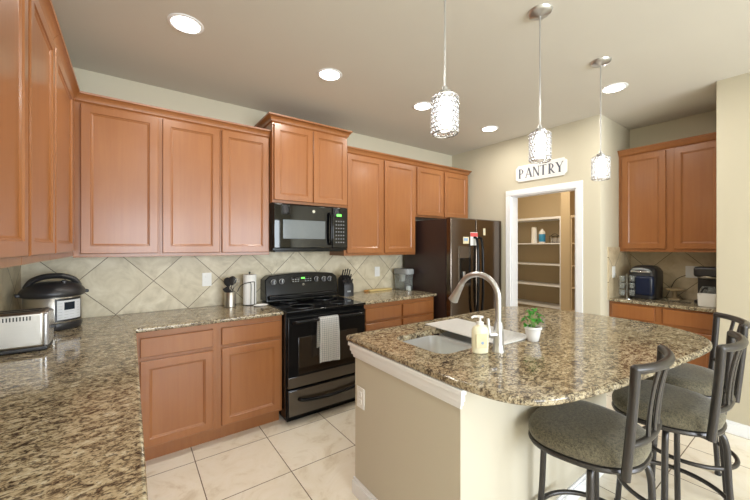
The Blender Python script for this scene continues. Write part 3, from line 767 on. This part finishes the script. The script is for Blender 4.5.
B().tube([(0, 0, .004), (0, 0, .285)], .004, 8).sphere((0, 0, .287), .009).done('rod', 'dark_wire', pt)
B().tube(catmull([(-.01, -.075, .0), (-.01, -.078, .10), (-.01, -.078, .19), (-.02, -.075, .205), (-.06, -.06, .198), (-.095, -.05, .175), (-.115, -.045, .13)], 5), .0035, 8).tube([(-.01, -.075, .004), (0, -.0, .004)], .0035, 8).tube(catmull([(.02, -.075, .0), (.02, -.078, .19), (.01, -.077, .21), (-.03, -.068, .205)], 5), .0035, 8).done('tension_arm', 'dark_wire', pt)
o = B().lathe([(.0205, .0), (.056, .0), (.057, .003), (.057, .262), (.056, .265), (.0205, .265)], (0, 0, 0), 36).done('paper_towel_roll', 'paper', loc=(.872, 3.12, .9215))
tag(o, 'white paper towel roll upright on the wire stand', 'paper towels')
sr = B().lathe([(.03, 0), (.045, .004), (.055, .012), (.053, .013), (.04, .007), (0, .005)], (0, 0, 0), 30, 1.15, .8).done('spoon_rest', 'ceramic', loc=(.93, 2.98, .915))
tag(sr, 'small white oval dish on the counter edge by the range', 'spoon rest')

kb = thing('knife_block', 'black knife block full of black handled knives right of the range', 'knife block', (1.865, 3.09, .915), math.radians(-6))
t = [(-.09, 0), (.075, 0), (.075, .12), (-.02, .20), (-.09, .16)]
mt = Matrix(((0, 0, 1, 0), (1, 0, 0, 0), (0, 1, 0, 0), (0, 0, 0, 1)))
t = [(-.075, 0), (.09, 0), (.09, .175), (.03, .215), (-.075, .12)]
B().prism(t, -.055, .055, .004, 2, mat=mt).done('block', 'black_plastic', kb)
B().box(-.02, -.0762, .045, .02, -.0755, .06).done('badge', 'grey_plastic', kb)
n_ = 0
for row in range(3):
    for cidx in range(4):
        x = -.039 + cidx * .026; y = -.05 + row * .036; z = .135 + row * .033
        L = .062 + .016 * row + .006 * ((cidx * 7 + row * 3) % 3)
        k = thing('knife', 'black handled knife in the knife block', 'knife', (1.865, 3.09, .915), math.radians(-6), 'knives in the block')
        d = Vector((0, -.42, .9)).normalized(); p0 = Vector((x, y, z - .01))
        B().tube([tuple(p0), tuple(p0 + d * .02), tuple(p0 + d * L * .6), tuple(p0 + d * L)], [.007, .0085, .0075, .009], 8, flat=.7).done('handle', 'black_plastic', k)
        B().sphere(tuple(p0 + d * L), .0035, 8, 6).done('rivet', 'chrome', k)
tb = thing('wooden_board', 'pale yellow wooden board lying against the backsplash right of the knife block', 'board', (2.39, 3.20, .915))
B().box(-.16, -.035, .0, .17, .035, .022, .008, 3).done('board', 'pale_wood', tb)
B().tube([(-.215, 0, .012), (-.19, 0, .012), (-.155, 0, .012)], [.009, .011, .010], 10).done('grip', 'orange_wood', tb)

wp = thing('water_filter_pitcher', 'clear water filter pitcher with grey lid beside the refrigerator', 'pitcher', (2.685, 3.10, .915), math.radians(4))
B().rings([[(p[0], p[1], z) for p in rrect(-.055 - e_, -.115 - e_, .055 + e_, .115 + e_, .04)] for e_, z in ((-.006, 0), (0, .006), (.006, .19), (.003, .19), (-.003, .008))], cap1=True).done('jug', 'clear', wp)
B().rings([[(p[0], p[1], z) for p in rrect(-.055 - e_, -.115 - e_, .055 + e_, .115 + e_, .04)] for e_, z in ((.004, .19), (.012, .195), (.012, .245), (.006, .255))]).done('lid', 'grey_plastic', wp)
B().lathe([(.03, .10), (.034, .11), (.036, .19), (0, .19)], (0, .02, 0), 20).done('filter', 'white_plastic', wp)
B().box(-.02, -.10, .0, .02, -.06, .05, .006).done('spigot', 'white_plastic', wp)

# ------------------------------------------------------------------ coffee nook things
po = thing('pod_coffee_maker', 'dark blue rounded coffee machine in the nook corner', 'coffee maker', (4.27, 1.16, .915), -PI / 2)
rl = []
for z, sx, sy, oy in ((0, .105, .14, 0), (.006, .112, .147, 0), (.05, .115, .15, 0), (.2, .12, .15, .0), (.27, .118, .14, .005), (.305, .10, .12, .01), (.325, .07, .09, .015), (.33, .04, .05, .02)):
    rl.append([(p[0], p[1] + oy, z) for p in rrect(-sx, -sy, sx, sy, min(sx, sy) * .55)])
B().rings(rl).done('body', 'black_plastic', po)
B().box(-.055, -.158, .03, .105, -.10, .235, .03, 4).done('water_tank', 'blue_plastic', po)
B().tube(catmull([(-.075, -.10, .255), (-.06, -.155, .29), (0, -.17, .30), (.06, -.155, .29), (.075, -.10, .255)], 5), .011, 10).done('handle', 'grey_plastic', po)
B().box(-.08, -.165, .262, .08, -.12, .282, .008).done('front_band', 'chrome', po)
# cup rack with hanging glasses
mr = thing('glass_rack', 'clear wire rack of small glasses left of the blue coffee machine', 'rack', (4.045, 1.25, .915))
b = B().lathe([(.05, 0), (.05, .004), (0, .004)], (0, 0, 0), 24).tube([(0, 0, 0), (0, 0, .25)], .003, 8)
for z in (.07, .14, .21):
    for s_ in (-1, 1): b.tube([(0, 0, z), (s_ * .012, -s_ * .012, z + .002), (s_ * .018, -s_ * .018, z + .004)], .002, 6)
b.done('stand', 'chrome', mr)
proto = None
for z, nm in ((.03, 'bottom'), (.10, 'middle'), (.17, 'top')):
    for s_, sd in ((-1, 'left'), (1, 'right')):
        lb = 'small clear glass on the %s tier of the nook rack, %s side' % (nm, sd)
        p_ = (4.045 + s_ * .032, 1.25 - s_ * .032, .915 + z)
        if proto is None:
            proto = B().lathe([(.018, 0), (.021, .004), (.026, .058), (.0245, .058), (.019, .006), (0, .005)], (0, 0, 0), 20).done('glass', 'clear', loc=p_)
            g = tag(proto, lb, 'glass', 'glasses on the nook rack')
        else:
            g = proto.copy(); COL.objects.link(g); g.location = p_; g['label'] = lb
cs_ = thing('cake_stand', 'low beige pedestal stand in the middle of the nook counter', 'stand', (4.38, .955, .915))
B().lathe([(.05, 0), (.05, .006), (.02, .015), (.018, .03), (.018, .075), (.03, .085), (.03, .088), (0, .088)], (0, 0, 0), 28).done('pedestal', plain('stone_beige', lin(176, 156, 124), .4), cs_)
B().lathe([(.0, .087), (.085, .088), (.088, .094), (.088, .104), (.084, .105), (0, .102)], (0, 0, 0), 32).done('plate', plain('stone_beige_top', lin(170, 150, 116), .4), cs_)
dc = thing('drip_coffee_maker', 'black and steel drip coffee maker at the right of the nook', 'coffee maker', (4.33, .70, .915), -PI / 2)
B().box(-.085, -.11, 0, .085, .10, .03, .008).box(-.085, .03, .03, .085, .10, .25, .008).box(-.09, -.11, .245, .09, .10, .335, .018, 3).done('body', 'black_plastic', dc)
B().lathe([(.07, 0), (.078, .008), (.078, .05), (.07, .056), (0, .056)], (0, -.03, .245 - .03 + .015), 28).done('filter_basket', 'steel', dc)
B().lathe([(.05, 0), (.062, .01), (.066, .06), (.055, .10), (.045, .115), (.047, .125), (.044, .125), (.042, .115), (.052, .098), (.062, .058), (.058, .012), (0, .004)], (0, -.03, .031), 28).done('carafe', 'clear', dc)
B().tube(catmull([(.0, -.09, .145), (-.02, -.125, .14), (-.03, -.13, .09), (-.02, -.105, .055)], 5), .007, 8).done('carafe_handle', 'black_plastic', dc)
o = B().rings([[(p[0], p[1], z) for p in rrect(-.06 - e_, -.045 - e_, .06 + e_, .045 + e_, .025)] for e_, z in ((-.004, 0), (0, .004), (.004, .11), (.001, .11), (-.003, .008))]).done('canister', 'white_plastic', loc=(4.06, .665, .915)); o.rotation_euler = (0, 0, -PI / 2)
tag(o, 'white open canister in front of the drip coffee maker', 'container')
o = B().tube(catmull([(4.20, 1.02, .919), (4.17, .96, .919), (4.19, .90, .919), (4.17, .84, .919), (4.20, .80, .919)], 6), .003, 6).done('power_cord', 'dark_wire')
tag(o, 'thin black power cord lying on the nook counter', 'cord')
o = B().tube(catmull([(4.512, .90, 1.15), (4.49, .97, 1.10), (4.47, 1.01, 1.0), (4.455, 1.035, .93), (4.43, 1.045, .919)], 6), .003, 6).done('power_cord', 'dark_wire')
tag(o, 'black power cord hanging down the nook backsplash', 'cord')

# ------------------------------------------------------------------ pantry
sg = thing('wall_sign', 'white notched wooden sign reading PANTRY above the pantry door', 'sign', (PX, 2.27, 2.20), -PI / 2)
SW, SH, c_ = .583, .19, .03
P = [(c_, 0), (SW - c_, 0), (SW - c_ * .6, c_ * .6), (SW, c_), (SW, SH - c_), (SW - c_ * .6, SH - c_ * .6), (SW - c_, SH), (c_, SH), (c_ * .6, SH - c_ * .6), (0, SH - c_), (0, c_), (c_ * .6, c_ * .6)]
mt = Matrix(((1, 0, 0, 0), (0, 0, -1, 0), (0, 1, 0, 0), (0, 0, 0, 1)))
B().prism(P, 0.001, .016, .003, 2, mat=mt).done('board', 'sign_white', sg)
def letters():
    b = B(); H = .112; z0 = .039; Y0, Y1 = -.0185, -.0155; TK, TN = .018, .0065
    def q(p): 
        t = bmesh.new(); a = [t.verts.new((x, Y0, z0 + z * H)) for x, z in p]; c = [t.verts.new((x, Y1, z0 + z * H)) for x, z in p]; n = len(p)
        t.faces.new(a); t.faces.new(c[::-1])
        for i in range(n): t.faces.new((a[i], a[(i + 1) % n], c[(i + 1) % n], c[i]))
        bmesh.ops.recalc_face_normals(t, faces=t.faces); b.add(t)
    def bar(x0, z0_, x1, z1, w0): q([(x0 - w0 / 2, z0_), (x0 + w0 / 2, z0_), (x1 + w0 / 2, z1), (x1 - w0 / 2, z1)])
    def serif(x, z, w_=.026): q([(x - w_ / 2, z), (x + w_ / 2, z), (x + w_ / 2, z + .045), (x - w_ / 2, z + .045)])
    def bowl_(x, zb, zt, wd):
        n = 14; zc, rz_ = (zb + zt) / 2, (zt - zb) / 2
        for i in range(n):
            a0, a1 = -PI / 2 + PI * i / n, -PI / 2 + PI * (i + 1) / n
            def pt(a, ins):
                th = TN + (TK * .85 - TN) * math.cos(a) ** 2 if ins else 0
                return (x + (wd - (th if ins else 0)) * math.cos(a), zc + (rz_ - ((.045) if ins else 0)) * math.sin(a))
            q([pt(a0, 0), pt(a1, 0), pt(a1, 1), pt(a0, 1)])
    x = .052
    bar(x, 0, x, 1, TK); serif(x, 0); serif(x - .004, .955, .022); bowl_(x, .40, 1.0, .045)
    x = .128
    bar(x, 0, x + .034, 1, TN); bar(x + .066, 0, x + .034, 1, TK); q([(x + .010, .30), (x + .056, .30), (x + .056, .345), (x + .010, .345)]); serif(x, 0, .018); serif(x + .066, 0)
    x = .222
    bar(x, 0, x, 1, TN); bar(x + .058, 0, x, 1, TK); bar(x + .058, 0, x + .058, 1, TN); serif(x, 0, .02); serif(x - .004, .955, .02); serif(x + .058, .955, .02)
    x = .332
    bar(x, 0, x, 1, TK); q([(x - .036, .955), (x + .036, .955), (x + .036, 1), (x - .036, 1)]); serif(x, 0); q([(x - .036, .87), (x - .031, .87), (x - .031, 1), (x - .036, 1)]); q([(x + .031, .87), (x + .036, .87), (x + .036, 1), (x + .031, 1)])
    x = .402
    bar(x, 0, x, 1, TK); serif(x, 0); serif(x - .004, .955, .022); bowl_(x, .42, 1.0, .044); bar(x + .050, 0, x + .012, .45, TK * .95); serif(x + .052, 0, .02)
    x = .510
    bar(x, 0, x, .5, TK); bar(x, .45, x - .032, 1, TK); bar(x, .45, x + .032, 1, TN); serif(x, 0); serif(x - .032, .955); serif(x + .032, .955, .02)
    return b
letters().done('lettering', 'sign_grey', sg)
b = B().box(.02, -.0175, .022, SW - .02, -.0155, .0245).box(.02, -.0175, SH - .0245, SW - .02, -.0155, SH - .022)
b.done('border_line', plain('pale_border', lin(214, 214, 216), .5), sg)

LEV = [.24, .55, .865, 1.175, 1.49]
def shelf_unit(label, y0, y1, mat, x0=5.0, x1=5.355, top_=1.84):
    t = thing('pantry_shelf', label, 'shelf', (x0, y0, 0))
    L = y1 - y0; D_ = x1 - x0
    for yy in (0, L - .02): B().box(0, yy, 0, D_, yy + .02, top_, .002).done('side_panel', mat, t)
    B().box(0, 0.0, top_, D_, L, top_ + .035, .003).done('top', mat, t)
    for z in LEV: B().box(0, .02, z - .02, D_, L - .02, z, .002).done('shelf', mat, t)
    return t
shelf_unit('white painted pantry shelving seen through the pantry door', 2.338, 3.262, 'trim')
shelf_unit('tan pantry shelving at the right edge of the pantry doorway', 1.53, 2.210, 'pantry_wall')
struct('wall_pantry_pier', B().box(4.99, 2.212, 0, 5.36, 2.336, CEIL), 'pantry_wall')
sz = LEV[4]
o = B().lathe([(.04, 0), (.045, .003), (.038, .23), (.033, .25), (0, .25)], (0, 0, 0), 24).done('paper_roll', 'paper', loc=(5.12, 2.80, sz)); tag(o, 'white paper roll standing on the upper pantry shelf', 'paper roll')
bt = thing('bottle', 'blue labelled bottle on the upper pantry shelf', 'bottle', (5.10, 2.665, sz))
B().lathe([(.042, 0), (.045, .004), (.045, .16), (.035, .18), (.018, .195), (0, .195)], (0, 0, 0), 24).done('bottle_body', 'white_plastic', bt)
B().lathe([(.0455, .02), (.0462, .021), (.0462, .135), (.0455, .136)], (0, 0, 0), 24).done('wrap_label', 'blue_label', bt)
B().lathe([(.018, .19), (.018, .215), (0, .217)], (0, 0, 0), 16).done('cap', 'white_plastic', bt)
bk = thing('wire_basket', 'dark wire basket with white boxes on the upper pantry shelf', 'basket', (5.10, 2.44, sz))
b = B()
for z in (.006, .10): b.tube([(p[0], p[1], z) for p in rrect(-.07, -.08, .07, .08, .012)], .004, 6, closed=True)
for y in (-.08, -.03, .03, .08): b.tube([(-.07, y, .004), (-.07, y, .10)], .003, 6); b.tube([(.07, y, .004), (.07, y, .10)], .003, 6)
b.tube(catmull([(-.07, -.06, .10), (-.07, -.02, .13), (-.07, .02, .13), (-.07, .06, .10)], 4), .0035, 6)
b.done('frame', 'dark_wire', bk)
o = B().box(-.055, -.07, 0, .055, .065, .075, .004).done('box', plain('grey_carton', lin(170, 166, 160), .6), loc=(5.10, 2.44, sz + .001)); tag(o, 'pale grey box inside the dark wire pantry basket', 'box')

# ------------------------------------------------------------------ recessed lights and pendants, with added ones behind the camera
def can(x, y, label):
    t = thing('ceiling_light', label, 'recessed light', (x, y, CEIL), group='recessed ceiling lights')
    B().lathe([(.074, -.004), (.080, -.007), (.093, -.004), (.096, 0), (.074, 0)], (0, 0, 0), 36).done('trim_ring', 'trim', t)
    B().lathe([(0, -.005), (.074, -.005), (.074, -.001), (0, -.001)], (0, 0, 0), 32).done('lens', 'can_glow', t)
    area('lamp', (x, y, CEIL - .012), (0, 0, 0), .14, CAN_POWER, (1, .95, .87), 'DISK')
can(.265, 2.25, 'glowing recessed ceiling light nearest the left cabinets')
can(1.225, 2.27, 'glowing recessed ceiling light above the floor in front of the range')
can(2.20, 2.27, 'glowing recessed ceiling light just left of the nearest pendant shade')
can(3.22, 2.27, 'glowing recessed ceiling light nearest the pantry wall, between two pendants')
can(3.22, 1.085, 'glowing recessed ceiling light beside the far pendant lamp rod')
for x, y, lb in ((.265, .1, 'recessed ceiling light just behind the camera over the near counter end'), (2.2, -.6, 'recessed ceiling light between the island stools and the windows'),
                 (.6, -1.9, 'recessed ceiling light nearest the left window behind the camera'), (2.9, -1.9, 'recessed ceiling light nearest the right window behind the camera')): can(x, y, lb)  # out-of-view recessed lights, added to brighten the room
def pendant(x, y, label, ztop=2.08):
    t = thing('pendant_light', label, 'pendant light', (x, y, CEIL), group='crystal pendant lights over the island')
    B().lathe([(0, -.03), (.012, -.03), (.02, -.024), (.05, -.018), (.062, -.008), (.064, 0), (0, 0)], (0, 0, 0), 36).done('canopy', 'nickel', t)
    zt = ztop - CEIL
    B().tube([(0, 0, -.02), (0, 0, zt + .01)], .0045, 10).done('rod', 'nickel', t)
    B().lathe([(0, zt + .03), (.010, zt + .03), (.012, zt + .015), (.024, zt + .010), (.028, zt), (.024, zt - .012), (.0, zt - .012)], (0, 0, 0), 24).done('socket_cap', 'nickel', t)
    R_, h0, h1 = .051, zt - .014, zt - .168
    sh = B()
    for z in (h0, h1):
        sh.tube([(R_ * math.cos(a * PI / 16), R_ * math.sin(a * PI / 16), z) for a in range(32)], .0028, 6, closed=True)
    for k in range(4):
        a = k * PI / 2; sh.tube([(0, 0, h0), (R_ * math.cos(a), R_ * math.sin(a), h0)], .002, 6).tube([(R_ * math.cos(a), R_ * math.sin(a), h0), (R_ * math.cos(a), R_ * math.sin(a), h1)], .0016, 6)
    f = sh.done('shade_frame', 'chrome', t)
    cb = B(); nr, na = 8, 18
    for j in range(nr):
        z = h0 - (j + .5) * (h0 - h1) / nr
        for i in range(na):
            a = 2 * PI * (i + .5 * (j % 2)) / na
            cb.sphere((R_ * math.cos(a), R_ * math.sin(a), z), .0080, 8, 6, (1, 1, 1.15))
    for j in range(1, nr):
        z = h0 - j * (h0 - h1) / nr
        cb.tube([(R_ * math.cos(q * PI / 16), R_ * math.sin(q * PI / 16), z) for q in range(32)], .0012, 4, closed=True)
    cb.done('crystals', 'crystal', f)
    B().lathe([(0, zt - .02), (.022, zt - .022), (.028, zt - .035), (.028, zt - .145), (.02, zt - .155), (0, zt - .155)], (0, 0, 0), 24).done('glass_liner', 'pendant_glow', t)
pendant(1.068, .97, 'crystal pendant lamp nearest the camera, its shade hanging highest in the photo')
pendant(1.84, .973, 'middle crystal pendant lamp, in front of the pantry sign')
pendant(2.685, .985, 'farthest crystal pendant lamp, right of the pantry sign')
# pantry ceiling lamp
t = thing('ceiling_light', 'small round lamp on the pantry ceiling', 'ceiling light', (4.3, 2.3, CEIL))
B().lathe([(.0, -.05), (.07, -.045), (.11, -.02), (.12, 0), (0, 0)], (0, 0, 0), 32).done('lamp_shade', 'trim', t)
area('lamp', (4.3, 2.3, CEIL - .07), (0, 0, 0), .2, 17, (1, .86, .68), 'DISK')

# ------------------------------------------------------------------ bar stools
def stool():
    t = thing('bar_stool', 'metal swivel bar stool nearest the camera, its seat tucked under the island corner', 'bar stool', (0, 0, 0), group='bar stools at the island')
    def seat_ring(k, z, dy=0):
        out = []
        for i in range(40):
            a = 2 * PI * i / 40; ca, sa = math.cos(a), math.sin(a); e_ = 2 / 2.5
            x = math.copysign(abs(ca) ** e_, ca) * .238; y = math.copysign(abs(sa) ** e_, sa) * .216
            x *= 1 + .13 * (y / .216); y += .022
            out.append((x * k, y * k + dy, z))
        return out
    B().rings([seat_ring(k, z) for k, z in ((.90, .598), (.97, .602), (1.0, .618), (1.0, .632), (.97, .650), (.88, .664), (.7, .672), (.4, .676), (.1, .677))]).done('seat', 'fabric', t)
    B().tube(seat_ring(.955, .588), .0125, 8, closed=True).done('seat_frame', 'stool_metal', t)
    B().lathe([(.14, .555), (.145, .56), (.145, .582), (0, .582)], (0, 0, 0), 30).box(-.21, -.02, .575, .21, .02, .592).box(-.02, -.19, .575, .02, .19, .592).done('swivel_plate', 'stool_metal', t)
    for sx in (-1, 1):
        B().tube(catmull([(sx * .190, -.165, .586), (sx * .191, -.172, .66), (sx * .193, -.184, .80), (sx * .195, -.193, .92), (sx * .196, -.197, 1.0)], 4), .0165, 12).done('back_post', 'stool_metal', t)
    def bow(z, xh, y0, dep, n=16): return [(xh * (2 * i / n - 1), y0 - dep * (1 - abs(2 * i / n - 1) ** 2.3), z) for i in range(n + 1)]
    B().tube(bow(1.0, .196, -.197, .052), .017, 12).sphere((-.196, -.197, 1.0), .0168).sphere((.196, -.197, 1.0), .0168).done('top_rail', 'stool_metal', t)
    B().tube(bow(.715, .191, -.175, .036), .0125, 10).done('lower_rail', 'stool_metal', t)
    for x in (-.08, 0, .08):
        yt = -.197 - .052 * (1 - abs(x / .196) ** 2.3); yb_ = -.175 - .036 * (1 - abs(x / .191) ** 2.3)
        B().tube(catmull([(x * .9, yb_, .715), (x * .93, yb_ + (yt - yb_) * .12, .80), (x * .97, yb_ + (yt - yb_) * .45, .90), (x, yt, 1.0)], 4), .0165 if x else .0145, 10, flat=.45, up=(1, 0, 0)).done('back_slat', 'stool_metal', t)
    for k in range(4):
        a_ = k * PI / 2; ca, sa = math.cos(a_), math.sin(a_)
        def P_(r_, z): return (r_ * ca, r_ * sa, z)
        l_ = B().tube(catmull([P_(.11, .566), P_(.175, .552), P_(.195, .50), P_(.200, .42), P_(.205, .30), P_(.220, .12), P_(.228, .008)], 4), .0135, 10).done('leg', 'stool_metal', t)
        B().lathe([(.016, 0), (.017, .012), (0, .012)], P_(.229, 0), 12).done('foot_cap', 'black_plastic', l_)
    B().tube([(.222 * math.cos(a * PI / 20), .222 * math.sin(a * PI / 20), .20) for a in range(40)], .0115, 10, closed=True).done('footrest', 'stool_metal', t)
    return t
def turn_base(root, deg):
    for ch in root.children:
        if ch.name.split('.')[0] in ('leg', 'footrest'): ch.rotation_euler = (0, 0, math.radians(deg) - root.rotation_euler[2])
s1 = stool(); s1.location = (1.645, .632, 0); s1.rotation_euler = (0, 0, math.radians(3))
s2 = dup(s1, (2.245, .503, 0), math.radians(3), 'metal swivel bar stool in the middle of the row along the island')
s3 = dup(s1, (2.80, .56, 0), math.radians(24), 'farthest metal bar stool, at the right end of the island behind the middle one')
turn_base(s1, 18); turn_base(s2, 6); turn_base(s3, 60)
